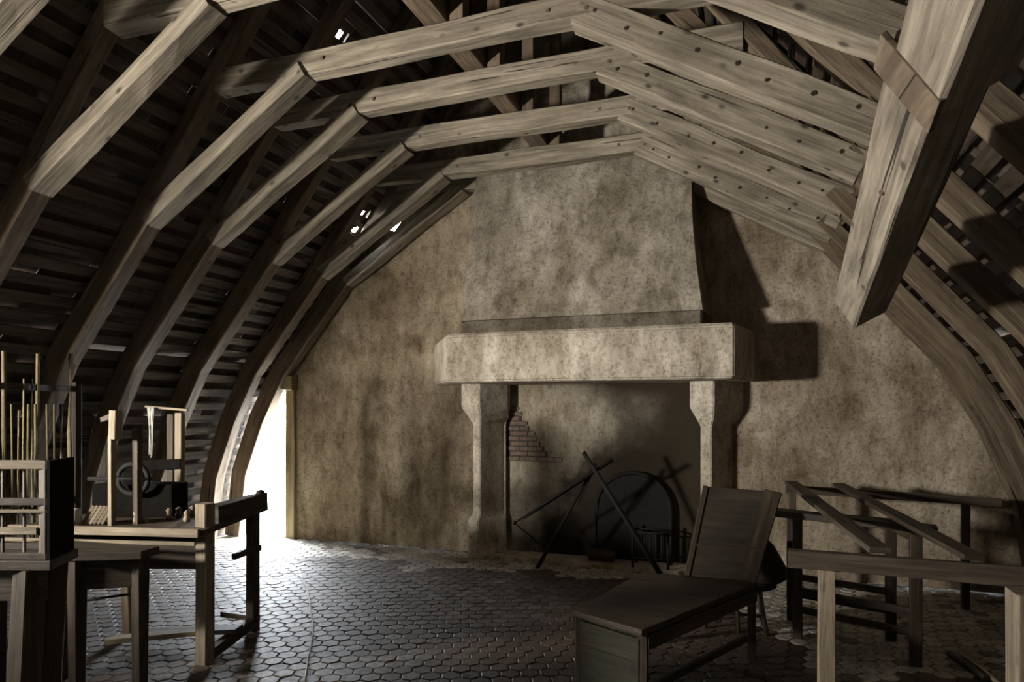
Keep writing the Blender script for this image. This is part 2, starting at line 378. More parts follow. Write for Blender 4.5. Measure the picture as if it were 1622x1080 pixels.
# floor: bed plus one low block for every hexagonal tile
bm = bmesh.new(); cl = bm.loops.layers.color.new('tile')
def paint(fs, c):
    for f in fs:
        for lp in f.loops: lp[cl] = (*c, 1)
prism(bm, [(-6.35, Y0, -0.14), (2.45, Y0, -0.14), (2.45, 7.13, -0.14), (-6.35, 7.13, -0.14)], (0, 0, 0.1345)); paint(bm.faces, (0.20, 0.18, 0.16))
fw = 0.118; rad = fw / math.sqrt(3) - 0.0035; rot = math.radians(24)
ux = V((math.cos(rot), math.sin(rot), 0)); uy = V((-math.sin(rot), math.cos(rot), 0))
for i in range(-95, 96):
    for j in range(-95, 96):
        c = ux * (fw * (i + 0.5 * (j % 2))) + uy * (fw * 0.866 * j) + V((-2, 3, 0))
        if not (-6.25 < c.x < 2.35 and 0.9 < c.y < 7.08): continue
        if c.y > 6.86 and not (c.x < DX - 0.1 or HL + .1 < c.x < HR - .1): continue
        g = R.uniform(0.85, 1.12); k = R.random()
        base = V((0.33, 0.28, 0.24)).lerp(V((0.40, 0.39, 0.38)), k) * g
        br = noise.noise(V((c.x * .6 + 4, c.y * .6, 0))) + 0.35 * (c.x + 1.6)
        if br > 0: base = base.lerp(V((0.27, 0.21, 0.16)), min(0.75, br * 1.5))
        # paler stone-like tiles by gable and right-hand corner, lit strip put into their colour
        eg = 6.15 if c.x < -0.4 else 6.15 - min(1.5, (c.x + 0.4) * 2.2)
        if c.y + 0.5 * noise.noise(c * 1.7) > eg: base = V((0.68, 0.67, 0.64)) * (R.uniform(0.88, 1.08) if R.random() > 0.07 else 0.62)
        tx, ty = R.uniform(-0.018, 0.018), R.uniform(-0.018, 0.018); hz = R.uniform(-0.003, 0.001)
        top = []; low = []
        for m in range(6):
            a = math.pi / 6 + m * math.pi / 3 ; dv = (ux * math.cos(a) + uy * math.sin(a))
            q = dv * (rad - 0.006); top.append(bm.verts.new(c + q + V((0, 0, hz + q.x * tx + q.y * ty))))
            q = dv * rad; low.append(bm.verts.new(c + q + V((0, 0, -0.005 + q.x * tx + q.y * ty))))
        fs = [bm.faces.new(top)] + [bm.faces.new((low[m], low[(m + 1) % 6], top[(m + 1) % 6], top[m])) for m in range(6)]
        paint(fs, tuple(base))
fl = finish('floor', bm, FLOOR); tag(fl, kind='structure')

# door: post, head and the wooden lintel piece over it
d = bpy.data.objects.new('door_1', None); COL.objects.link(d); d.location = (-5.4, 6.85, 0); tag(d, kind='structure')
beam('door_post', REED, d, (DX + 0.055, 6.93, 0), (DX + 0.055, 6.93, DZ + 0.02), 0.13, 0.16, up=(0, 1, 0), wob=0.01)
beam('door_lintel', REED, d, (-5.95, 6.86, DZ + 0.09), (DX + 0.14, 6.86, DZ + 0.09), 0.16, 0.17, wob=0.015)
beam('threshold', REED, d, (-6.25, 6.98, -0.02), (DX, 6.98, -0.02), 0.16, 0.05)
# dormer frame (out of the frame, where the daylight comes in)
wf = bpy.data.objects.new('window_1', None); COL.objects.link(wf); wf.location = (-6.0, 0.4, 1.4); tag(wf, kind='structure')
for y in (0.0, 1.02): beam('window_post', RAFT, wf, (-5.98, y, 1.36), (-5.46, y, 2.35), 0.06, 0.10, up=(1, 0, 0))
beam('sill_shield', RAFT, wf, (-5.58, -0.02, 1.53), (-5.58, 1.06, 1.53), 0.66, 0.05)  # unseen sill, made deep to keep lamp light off the floor
beam('jamb_shield', RAFT, wf, (-5.66, 1.03, 1.55), (-5.66, 1.03, 2.4), 0.26, 0.05, up=(0, 1, 0))  # unseen board added to cut lamp light off the left rafter feet
# unseen dormer box added outside the slope to limit sky light: cheeks, lid and an outer wall with one small window in it
dm = bmesh.new()
for y in (-0.08, 1.04): prism(dm, [(-6.15, y, 1.3), (-5.8, y, 1.3), (-5.3, y, 2.45), (-6.15, y, 2.45)], (0, 0.08, 0))
prism(dm, [(-6.2, -0.1, 2.38), (-5.35, -0.1, 2.38), (-5.35, 1.14, 2.38), (-6.2, 1.14, 2.38)], (0, 0, 0.08))
for (ya, yb, za_, zb_) in ((-0.1, 0.3, 1.25, 2.45), (0.72, 1.14, 1.25, 2.45), (0.3, 0.72, 1.25, 1.42), (0.3, 0.72, 1.98, 2.45)):
    prism(dm, [(-6.18, ya, za_), (-6.18, yb, za_), (-6.18, yb, zb_), (-6.18, ya, zb_)], (0.06, 0, 0))
uvproj(dm); finish('dormer_box', dm, RAFT, wf)

# ------------------------------------------------------------------ the roof trusses
TY = [(-1.6, ''), (-0.62, ''), (1.45, ''), (2.36, ''), (3.16, ''), (4.05, ''), (4.72, ''), (5.5, ''), (6.3, ''), (6.78, '')]
TL = {2.36: 'roof truss nearest the camera, its pale brace cut off in the top left corner',
      3.16: 'roof truss whose broad pale left brace enters at the top left corner area',
      4.05: 'roof truss with its collar passing just below the bright hole in the roof',
      4.72: 'roof truss whose collar is the second seen whole below the bright hole',
      5.5: 'roof truss whose collar is the third seen whole below the bright hole',
      6.3: 'roof truss standing just in front of the top of the plastered chimney hood',
      6.78: 'last roof truss, set right against the plastered gable wall',
      1.45: 'roof truss just above and behind the camera', -0.62: 'roof truss at the far side of the dormer opening, behind the camera', -1.6: 'roof truss nearest the rear wall behind the camera'}
def truss(Y, label):
    t = thing('roof_truss', label, 'roof truss', (XC, Y, 3.9), 'oak roof trusses'); tw = 0.135
    j = lambda a: R.uniform(-a, a)
    CZ = 4.035; lx = XC - 1.02; rx = XC + 0.86
    last = Y > 6.6
    # collar from rafter to rafter, a thin skin deeper between the braces
    sag = R.uniform(0.0, 0.02)
    beam('collar', OAK, t, (XC - 1.86, Y, CZ), (XC + 1.86, Y, CZ), tw, 0.165, wob=0.02)
    for s in (-1, 1):
        # rafter: upper straight length, then the lower flatter-faced one down to the plate
        nrm = V((s * 0.777, 0, 0.629)) * 0.112
        pk = V((XC + s * 0.02, Y, 6.34)) ; kn = V((XC + s * 2.50, Y, 3.06)) + nrm * 0.9
        yo = V((0, 0.0, 0))
        nu = V((s * 0.781, 0, 0.625)); cv = V((XC + s * 2.72, Y, 3.20)) - nu * 0.11
        beam('rafter', RAFT, t, V((XC + s * 0.02, Y, 6.60)) - nu * 0.11, cv, tw * 0.95, 0.12, up=nrm, wob=0.02)
        hd = 0.105 if s < 0 else 0.068
        def off_(r0, z0_, nx, nz): return V((XC + s * (r0 + nx * hd), Y, z0_ + nz * hd))
        kn = off_(2.50, 3.04, .70, .71); m1 = off_(3.02, 2.43, .77, .64); m2 = off_(3.42, 1.96, .82, .57); m3 = off_(3.72, 1.41, .91, .41); m35 = off_(3.97, .77, .96, .28); m4 = off_(4.08, 0.0, 1.0, 0.0)
        # the lower member bends: a run of sections with one continuous skin
        bm = bmesh.new(); uvl = bm.loops.layers.uv.verify(); path = [kn + (kn - m1).normalized() * 0.14, kn, m1, m2, m3, m35, m4]
        off = R.random() * 30; rings = []; L = 0; Ls = []
        for i, p in enumerate(path):
            dd = (path[min(i + 1, len(path) - 1)] - path[max(i - 1, 0)]).normalized(); n_ = V((dd.z, 0, -dd.x)) * hd; yv = V((0, 0.07, 0))
            if i: L += (p - path[i - 1]).length
            Ls.append(L); rings.append([bm.verts.new(p + a + b + V((j(.006), j(.006), 0))) for a, b in ((n_, yv), (n_, -yv), (-n_, -yv), (-n_, yv))])
        for i in range(len(path) - 1):
            for q in range(4):
                k = (q + 1) % 4; f = bm.faces.new((rings[i][q], rings[i][k], rings[i + 1][k], rings[i + 1][q]))
                for lp, uvv in zip(f.loops, ((Ls[i], q * .15), (Ls[i], q * .15 + .15), (Ls[i + 1], q * .15 + .15), (Ls[i + 1], q * .15))): lp[uvl].uv = (uvv[0] + off, uvv[1])
        bm.faces.new(rings[0][::-1]); bm.faces.new(rings[-1]); bmesh.ops.recalc_face_normals(bm, faces=bm.faces[:])
        bmesh.ops.bevel(bm, geom=[e for e in bm.edges if e.calc_face_angle(0) > 1.0], offset=0.008, segments=1, affect='EDGES')
        finish('rafter_foot', bm, RAFT, t)
        # arch brace: collar down to the knee, underside on the inner line
        inn0 = V((lx if s < 0 else rx, Y, 3.945)); inn1 = V((XC + s * 2.53, Y, 3.00)); dd = (inn1 - inn0).normalized()
        up = V((s * 0.545, 0, 0.838)); h = 0.12 if s < 0 else 0.185; bw = 0.165 if s < 0 else 0.14
        inn0 -= dd * 0.0
        ab = beam('arch_brace', OAK, t, inn0 + up * h / 2 + dd * 0.02, inn1 + up * h / 2 - dd * 0.02, bw, h, up=up, wob=0.022, w1=0.14)
        if s > 0 and 1 < Y < 6.6:
            for q in range(8):
                c = inn0.lerp(inn1, (q + 0.6 + j(.15)) / 8.4) + up * (h * (.55 + j(.12))); c.y = Y - bw / 2 - 0.004
                tube('peg', DARKW, ab, [c, c + V((0, 0.03, 0))], R.uniform(0.009, 0.016), 6)
    if 1 < Y < 6.6:
        beam('crown_post', RAFT, t, (XC + 0.115, Y, CZ + 0.08), (XC + 0.115, Y, 6.15), 0.10, 0.10, up=(0, 1, 0), wob=0.01)
    # oak pegs
    for s in (-1, 1):
        for q in range(2):
            c = V((XC + (-1.02 if s < 0 else .86) + s * (-0.12 + 0.24 * q), Y - tw / 2 - 0.008, 4.03 - (0.03 if q else 0)))
            tube('peg', RAFT, t, [c, c + V((0, 0.03, 0))], 0.013, 6)
    return t
for Y, _ in TY: truss(Y, TL[Y])

# long members running towards the chimney
o = beam('collar_purlin', RAFT, None, (-1.99, 0.2, 4.215), (-1.99, 6.66, 4.215), 0.17, 0.17, wob=0.02); tag(o, 'long purlin lying lengthwise on top of the collars, passing behind each one', 'beam')
o = beam('ridge_beam', RAFT, None, (XC, Y0, 6.21), (XC, 6.85, 6.21), 0.10, 0.16, wob=0.01); tag(o, 'dark ridge beam under the roof peak', 'beam')

# ------------------------------------------------------------------ the leaning strut at the right
dirn = V((0.02816, 0.98387, -0.17664)).normalized(); wn = V((-0.4929, 0.1674, 0.8538)); side = V((0.8696, 0.0630, 0.4896))
E1 = V((0.542, 4.5, 2.07))                       # lower arris of the lit face, at the cut end
st = thing('leaning_strut', 'thick squared timber slanting down in front of the right rafters, one face lit', 'beam', E1)
sw, sh = 0.21, 0.225
c0 = E1 + wn * sh / 2 + side * sw / 2
beam('lower_timber', OAK, st, c0, c0 - dirn * 2.36, sw, sh, up=wn, wob=0.01, seg=9)
c1 = c0 - dirn * 2.30 - wn * 0.045 - side * 0.012
beam('upper_timber', OAK, st, c1, c1 - dirn * 1.9, sw + .03, sh, up=wn, wob=0.01, seg=9)
q0 = E1 - dirn * 2.22 - side * 0.012
pr('shoulder', RAFT, st, [q0 - wn * .045, q0 + wn * (sh + .01), q0 + wn * (sh + .01) - dirn * .16, q0 - wn * .045 - dirn * .16], -side * 0.02, .004)
for k in (.9, 1.6): tube('peg', RAFT, st, [E1 + wn * .09 - dirn * k - side * .01, E1 + wn * .09 - dirn * k + side * .02], 0.012, 8)

# ------------------------------------------------------------------ fireplace
fp = thing('fireplace', 'large stone fireplace with heavy mantel and plastered hood on the gable wall', 'fireplace', (-1.55, 6.9, 0))
def ring(z, pts): return [(x, y, z) for x, y in pts]
def plan(l, r, yf, yw, cl_, cr): return [(l - cl_, yw), (l, yf), (r, yf), (r + cr, yw)]
mp = plan(-2.93, -0.19, 6.12, 6.93, 0.52, 0.17)
secs = [ring(1.845, plan(-2.90, -0.21, 6.15, 6.93, .5, .17)), ring(1.86, mp), ring(2.30, plan(-2.93, -0.19, 6.12, 6.93, .52, .17)), ring(2.335, plan(-2.90, -0.2, 6.15, 6.93, .5, .17))]
mantel = loft('mantel', STONE, fp, secs, bev=0.012)
loft('hood_base', HOODB, fp, [ring(2.33, plan(-2.82, -0.47, 6.24, 6.93, .28, .06)), ring(2.47, plan(-2.80, -0.475, 6.30, 6.93, .26, .06))], bev=0.01)
secs = []
for i in range(9):
    t = i / 8; z = 2.47 + t * 1.64
    secs.append(ring(z, plan(-2.81 - 0.02 * t, -0.46 - 0.13 * t - 0.04 * math.sin(t * 3), 6.24 + 0.47 * t, 6.93, 0.24 - .1 * t, 0.04)))
loft('hood', HOODM, fp, secs)
loft('chimney_stack', HOODM, fp, [ring(4.1, plan(-2.7, -0.7, 6.74, 6.93, 0.02, 0.02)), ring(5.6, plan(-2.2, -1.2, 6.8, 6.93, 0.02, 0.02))])
def column(x, ex):
    # plan has a narrow front, a broad splay to the right
    def pl(x0, wf, ws, yf, yw=6.93, d=0.30): return [(x0, yw), (x0, yf), (x0 + wf, yf - 0.03), (x0 + wf + ws + ex, yf + d), (x0 + wf + ws + ex, yw)]
    c = loft('column', STONE, fp, [ring(0.0, pl(x, .13, .20, 6.62)), ring(0.40, pl(x, .13, .19, 6.62)), ring(0.46, pl(x + .04, .10, .17, 6.66)),
        ring(1.42, pl(x + .04, .10, .17, 6.66)), ring(1.50, pl(x + .0, .16, .19, 6.62)), ring(1.60, pl(x - .05, .22, .20, 6.56)), ring(1.85, pl(x - .05, .22, .20, 6.56))], bev=0.008)
    return c
column(-2.90, 0.0); column(-0.55, 0.05)
loft('hearth_slab', STONE, fp, [ring(-0.05, [(-2.75, 7.0), (-2.75, 6.62), (-0.35, 6.62), (-0.35, 7.12)]), ring(0.035, [(-2.75, 6.99), (-2.75, 6.62), (-0.35, 6.62), (-0.35, 6.99)])], bev=.006)
bm = bmesh.new()
for i in range(12):        # exposed brick courses on the left of the fireback wall
    z = 1.02 + i * 0.055; x1 = -2.06 - i * 0.042 if i else -1.95; x = -2.64 + (0.09 if i % 2 else 0)
    while x < x1 - 0.05:
        x2 = min(x + 0.2, x1 + R.uniform(-.04, .03)); prism(bm, [(x, 6.985, z), (x2 - 0.008, 6.985, z), (x2 - 0.008, 6.985, z + 0.038), (x, 6.985, z + 0.038)], (0, 0.03, 0)); x = x2
bq = bmesh.new()
for i in range(12):
    z = 1.02 + i * 0.055; x1 = -2.06 - i * 0.042 if i else -1.95; prism(bq, [(-2.64, 6.992, z - .008), (x1 - .03, 6.992, z - .008), (x1 - .03, 6.992, z + 0.047), (-2.64, 6.992, z + 0.047)], (0, 0.02, 0))
finish('mortar_bed', bq, GROUT, fp)
bp = finish('brick_patch', bm, BRICK, fp); bp['label'] = 'exposed brown brick courses'

# arched iron fireback
c = onY(1003, 835, 6.95); c.y = 7.04
pts = []; r_ = 0.38
for i in range(25): a = math.pi * i / 24; pts.append((c.x + r_ * math.cos(a), 6.93, 0.55 + r_ * math.sin(a)))
pts = [(c.x + r_, 6.93, 0.036)] + pts + [(c.x - r_, 6.93, 0.036)]
fb = thing('fireback', 'dark arched iron fireback against the sooty back of the hearth', 'fireback', (c.x, 6.95, 0.036))
pr('plate', IRON, fb, pts, (0, 0.05, 0), 0.006)
tube('rim', IRON, fb, pts, 0.022, 8)
# fire basket
fbk = thing('fire_basket', 'black iron fire basket with upright bars standing on the hearth', 'fire basket', (-0.98, 6.72, 0.036))
cx, cy = -0.98, 6.74
for dx in (-0.17, 0.17):
    for dy in (-0.1, 0.1): tube('leg', IRON, fbk, [(cx + dx, cy + dy, 0.036), (cx + dx, cy + dy, 0.42)], 0.014, 8)
for k in range(5): tube('bar', IRON, fbk, [(cx - 0.11 + k * 0.055, cy - 0.1, 0.13), (cx - 0.11 + k * 0.055, cy - 0.1, 0.38)], 0.009, 6)
for z in (0.13, 0.38):
    q = [(cx - .17, cy - .1, z), (cx + .17, cy - .1, z), (cx + .17, cy + .1, z), (cx - .17, cy + .1, z), (cx - .17, cy - .1, z)]
    bm = bmesh.new()
    for a, b_ in zip(q, q[1:]): add_tube(bm, [a, b_], 0.011, 6)
    finish('rail', bm, IRON, fbk)
lg = tube('charred_log', BROWN, None, [(-1.62, 6.80, .10), (-1.5, 6.79, .105), (-1.36, 6.78, .10)], 0.062, 10, 0.055); tag(lg, 'short split log lying on the hearth in front of the fireback', 'log')

# crossed-pole yarn frame standing in front of the hearth
yw = thing('pole_tripod', 'thin black crossed-pole tripod with a long slanting arm in front of the fireplace', 'tripod', (-1.5, 6.4, 0))
apex = onY(942, 738, 6.25)
def pole(p, q, r0, r1=None, nm='pole'): return tube(nm, IRON, yw, [p, (V(p) + V(q)) / 2, q], r0, 8, r1)
f1 = V((onZ(860, 893, 0).x, 6.42, 0.0)); f2 = V((-0.82, 6.40, 0.0)); f3 = V((-1.30, 5.95, 0.0))
pole(f1, apex + (apex - f1).normalized() * 0.02, 0.022, 0.016, 'leg')
pole(f2, onY(924, 716, 6.12), 0.026, 0.02, 'leg')
arm_t = onY(970, 728, 6.2); arm_b = onY(815, 828, 6.2)
pole(arm_b, arm_t, 0.009, 0.02, 'arm')
pole(arm_b, onY(855, 862, 6.32), 0.007, 0.007, 'stay'); pole(onY(938, 752, 6.24), onY(830, 822, 6.22), 0.006, 0.006, 'cord')
pole(onY(940, 745, 6.24), onY(915, 800, 6.3), 0.006, 0.006, 'cord')
lathe('knob', DARKW, yw, arm_b - V((0, 0, .02)), [(0.004, 0), (.02, .008), (.022, .02), (.018, .034), (.004, .042)], 10)

# ------------------------------------------------------------------ furniture: right side
def leg(name, mat, par, x, y, z0, z1, w=0.07, w2=None, up=(0, 1, 0), ang=0.0, dx=0, dy=0):
    return beam(name, mat, par, (x + dx, y + dy, z0), (x, y, z1), w, w, up=(math.sin(ang), math.cos(ang), 0), w1=w2 or w, h1=w2 or w, wob=0.004, seg=4)
# near frame table
A = V((0.17, 3.88, 0)); B = V((1.52, 3.80, 0)); BL = V((0.25, 6.30, 0)); BR = V((1.62, 6.30, 0))
ft = thing('frame_table', 'long open-topped frame table with pale post legs at the lower right', 'table', (0.9, 4.6, 0))
H_ = 0.85
beam('front_rail', BROWN, ft, A + V((-.02, 0, H_ - .05)), B + V((.3, 0, H_ - .05)), 0.05, 0.095, wob=.006)
p = ft
g1 = leg('leg', PALE, ft, 0.335, 3.86, 0, 0.76, 0.078); g1['label'] = 'pale front leg'
g2 = leg('leg', PALE, ft, 1.175, 3.70, 0, 0.76, 0.17); 
bk = beam('back_rail', BROWN, ft, onY(1245, 774, 6.28), onY(1585, 796, 6.28), 0.05, 0.065, wob=.006)
zb = onY(1245, 774, 6.28).z
leg('leg', BROWN, ft, 0.28, 6.28, 0, zb - .02, 0.055); leg('leg', BROWN, ft, 1.55, 6.28, 0, zb - .06, 0.055)
# two long planks slanting across the frame
def plank(pa, pb, w_, t_, lab, mat):
    o_ = beam('plank', mat, None, pa, pb, w_, t_, wob=.004); return tag(o_, lab, 'plank')
za = H_ + 0.022
plank(V((0.27, 6.28, zb + .055)), V((0.58, 3.84, za + .005)), 0.10, 0.03, 'brown plank slanting across the open frame table, left of the two planks', BROWN)
plank(V((0.64, 6.28, zb + .05)), V((0.98, 3.82, za + .005)), 0.09, 0.03, 'darker plank slanting across the open frame table, right of the two planks', DARKW)
# low dark table behind
dt = thing('side_table', 'narrow dark table with double stretchers behind the open frame table', 'table', (0.55, 5.05, 0))
q = [V((0.26, 5.10, 0)), V((0.92, 4.80, 0)), V((0.86, 5.27, 0)), V((0.24, 5.52, 0))]
for v_ in q: leg('leg', DARKW, dt, v_.x, v_.y, 0, 0.83, 0.065)
bm = bmesh.new(); prism(bm, [(0.08, 5.12, .83), (1.02, 4.70, .83), (1.04, 4.84, .83), (0.12, 5.26, .83)], (0, 0, .045), .004); uvproj(bm); finish('top_rail', bm, DARKW, dt)
beam('back_top_rail', DARKW, dt, q[3] + V((-.1, 0, .8)), q[2] + V((.1, 0, .8)), .05, .06)
for z in (.33, .20):
    beam('stretcher', DARKW, dt, q[0] + V((0, 0, z)), q[1] + V((0, 0, z)), .03, .045)
    beam('stretcher', DARKW, dt, q[3] + V((0, 0, z)), q[2] + V((0, 0, z)), .03, .045)
beam('end_rail', DARKW, dt, q[1] + V((0, 0, .79)), q[2] + V((0, 0, .79)), .03, .06); beam('end_rail', DARKW, dt, q[0] + V((0, 0, .79)), q[3] + V((0, 0, .79)), .03, .06)

# long bench with tilted back board
lb = thing('reclining_bench', 'low dark bench with a tilted-back board at its far end, right of centre', 'bench', (-0.6, 4.0, 0))
s = [V((-0.96, 3.64, 0.44)), V((-0.55, 3.44, 0.44)), V((0.0, 4.62, 0.44)), V((-0.74, 4.66, 0.44))]
pr('seat', DARKW, lb, s, (0, 0, .035), .004)
pr('front_board', GREENW, lb, [s[0] + V((.02, .02, -.02)), s[1] + V((-.02, .02, -.02)), s[1] + V((-.02, .02, -.40)), s[0] + V((.02, .02, -.40))], (0.01, 0.02, 0), .003)
for v_ in s: 
    c_ = (s[0] + s[1] + s[2] + s[3]) / 4; k_ = v_ + (c_ - v_).normalized() * 0.05; leg('leg', DARKW, lb, k_.x, k_.y, 0, .44, .05)
for a, b_ in ((0, 3), (1, 2)): beam('side_rail', DARKW, lb, s[a].lerp(s[b_], .03) + V((0, 0, -.04)), s[a].lerp(s[b_], .97) + V((0, 0, -.04)), .03, .07)
beam('stretcher', DARKW, lb, s[1].lerp(s[2], .08) + V((-.03, 0, -.30)), s[1].lerp(s[2], .92) + V((-.03, 0, -.30)), .03, .04)
bb = lb
b0, b1 = onY(1088, 903, 4.62), onY(1196, 914, 4.62); t0, t1 = onY(1118, 770, 4.98), onY(1237, 779, 4.98)
b0.z = b1.z = 0.482
nrm = (t0 - b0).cross(b1 - b0).normalized(); nrm = -nrm if nrm.y < 0 else nrm
pr('back_panel', DARKB, bb, [b0, b1, t1, t0], nrm * 0.03, .004)
beam('back_stile', DARKW, bb, b0 + nrm * .015 - (b1 - b0).normalized() * .0, t0 + nrm * .015, .035, .05, up=nrm)
beam('back_stile', DARKW, bb, b1 + nrm * .015 - (b1 - b0).normalized() * .05, t1 + nrm * .015 - (t1 - t0).normalized() * .05, .11, .045, up=nrm)
m0, m1 = b0.lerp(t0, .33), b1.lerp(t1, .33); beam('back_rail', DARKW, bb, m0 - nrm * .004, m1 - nrm * .004, .012, .02, up=(0, 0, 1))
# stool and leather bag
sl = thing('low_stool', 'low dark stool with thin round legs behind the tilted bench back', 'stool', (-.1, 5.2, 0))
loft('seat', DARKW, sl, [[(-.14 + .27 * math.cos(a * math.pi / 12), 5.24 + .2 * math.sin(a * math.pi / 12), z) for a in range(24)] for z in (.30, .34)], bev=.006)
for (x, y) in ((-.36, 5.10), (-.30, 5.32), (0.06, 5.08), (.04, 5.32), (-.13, 5.05)):
    tube('leg', DARKW, sl, [(x, y, 0), (x * .9 - .02, y * .98 + .104, .16), (x * .8 - .03, y * .96 + .21, .30)], .018, 8, .014)
tube('stretcher', DARKW, sl, [(-.33, 5.12, .12), (.04, 5.11, .12)], .012, 8)
secs = []
for z, kx, ky in ((.342, .20, .13), (.37, .235, .16), (.45, .245, .165), (.53, .225, .14), (.60, .17, .09), (.645, .10, .04), (.66, .03, .015)):
    secs.append([(-.02 + kx * .85 * math.cos(i * math.pi / 12) + .02 * math.sin(z * 20), 5.24 + ky * math.sin(i * math.pi / 12), z) for i in range(24)])
bag = loft('bag', CLOTH, None, secs, True); tag(bag, 'slumped black leather bag on the low stool beside the tilted bench back', 'bag')
# sticks on the floor, lower right
for k, (p0_, p1_) in enumerate((((1503, 1035), (1562, 1075)), ((1520, 1032), (1600, 1100)))):
    a, b_ = onZ(*p0_, .02 + .0 * k), onZ(*p1_, .02); o_ = tube('stick', DARKW if k == 0 else PALE, None, [a, a.lerp(b_, .5) + V((.01, 0, .003)), b_], .02 - .006 * k, 8)
    tag(o_, ('thick dark stick lying on the floor beside the right table leg', 'thin pale stick lying on the floor beside the right table leg')[k], 'stick')

# ------------------------------------------------------------------ furniture: left side
wb = thing('treadle_lathe', 'wooden treadle lathe on a bench with tall pale posts, left of the doorway', 'lathe', (-3.8, 3.4, 0))
FR, BRk, FL, BK = V((-3.25, 3.33, 0)), V((-3.40, 3.93, 0)), V((-4.28, 3.02, 0)), V((-4.36, 3.62, 0))
bm = bmesh.new(); prism(bm, [FR + V((.10, -.12, .82)), BRk + V((.0, .0, .82)), BK + V((-.1, .08, .82)), FL + V((-.1, -.08, .82))], (0, 0, .035), .003); uvproj(bm); finish('bench_top', bm, BROWN, wb)
a = FR + V((.10, -.15, .845)); b_ = FL + V((-.1, -.12, .845)); x = beam('front_edge', PALE, wb, a, b_, .03, .05, wob=.003)
x = beam('front_edge', PALE, wb, a + V((0, -.03, -.06)), b_ + V((0, -.03, -.06)), .02, .022, wob=.003)
beam('apron', DARKW, wb, FR + V((-.04, .03, .69)), FL + V((.1, .03, .69)), .03, .22)
leg('leg', PALE, wb, FR.x, FR.y, 0, .82, .085); leg('leg', DARKW, wb, BRk.x, BRk.y, 0, .92, .07)
leg('leg', PALE, wb, FL.x + .1, FL.y, 0, .82, .08); l_ = leg('leg', PALE, wb, BK.x + .1, BK.y, 0, .82, .07, dx=.1, dy=-.05)
beam('headstock', DARKW, wb, FR + V((-.04, .10, .90)), BRk + V((.03, .06, .92)), .09, .13, wob=.01)
lathe('headstock_knob', DARKW, wb, BRk + V((.05, .02, .96)), [(.01, 0), (.03, .005), (.03, .04), (.01, .05)], 10)
beam('block', PALE, wb, FR + V((0, .0, .80)), FR + V((0, .0, 1.0)), .085, .085, up=(0, 1, 0))
beam('end_stretcher', DARKW, wb, FR + V((.0, -.03, .03)), BRk + V((0, .02, .07)), .06, .07)
beam('end_stretcher', DARKW, wb, FR + V((-.05, .3, .60)), BRk + V((.06, 0, .60)), .03, .04)
beam('end_stretcher', DARKW, wb, BRk + V((-.28, -.0, .09)), BRk + V((.05, 0, .09)), .03, .04)
beam('treadle', PALE, wb, FL + V((.35, .2, .10)), FR + V((-.1, .1, .16)), .10, .03)
beam('treadle', BROWN, wb, FL + V((.3, .45, .06)), FR + V((-.05, .35, .10)), .12, .03)
def up_post(u_, vt, vb, dz, w_, mat, nm, zt=None):
    b0_ = onZ(u_, vb, dz); zc_ = -b0_.x * math.sin(TH) + b0_.y * math.cos(TH); z1 = CAMH - (vt - HV) * zc_ / FPX
    return beam(nm, mat, wb, b0_, (b0_.x, b0_.y, z1), w_, w_, up=(0, 1, 0), wob=.006, seg=4), b0_, z1
_, pA, zA = up_post(177, 690, 832, .855, .032, PALE, 'tall_post')
beam('post_head', PALE, wb, (pA.x + .03, pA.y, zA - .02), (pA.x + .04, pA.y, zA + .16), .055, .06, up=(0, 1, 0), wob=.006)
beam('post_arm', BROWN, wb, (pA.x - .08, pA.y, zA + .10), (pA.x + .02, pA.y, zA + .13), .03, .03)
beam('poppet', BROWN, wb, (pA.x + .10, pA.y + .1, .855), (pA.x + .10, pA.y + .1, zA + .05), .05, .04, up=(0, 1, 0), wob=.006)
pB = V((-3.86, 3.72, .855)); beam('tall_post', PALE, wb, (pB.x, pB.y, 1.0), (pB.x, pB.y, 1.56), .055, .04, up=(0, 1, 0), wob=.006)
beam('tall_post', BROWN, wb, (pB.x - .07, pB.y, .855), (pB.x - .07, pB.y, 1.55), .06, .05, up=(0, 1, 0), wob=.006)
beam('cross_bar', BLACKB, wb, (pB.x - .45, pB.y - .12, 1.18), (pB.x + .02, pB.y, 1.20), .05, .07, wob=.01)
bm = bmesh.new(); prism(bm, [(-4.25, 3.35, .856), (-3.72, 3.52, .856), (-3.78, 3.72, .856), (-4.32, 3.55, .856)], (0, 0, .22), .01); uvproj(bm); finish('gear_box', bm, BLACKB, wb)
# wheel on the lathe
cw = V((-3.93, 3.40, 1.12)); pts = [cw + V((.10 * math.cos(i * math.pi / 12), .03 * math.cos(i * math.pi / 12), .10 * math.sin(i * math.pi / 12))) for i in range(25)]
tube('flywheel', IRON, wb, pts, .018, 8); tube('spindle', IRON, wb, [cw + V((-.3, -.09, 0)), cw + V((.12, .03, 0))], .014, 8)
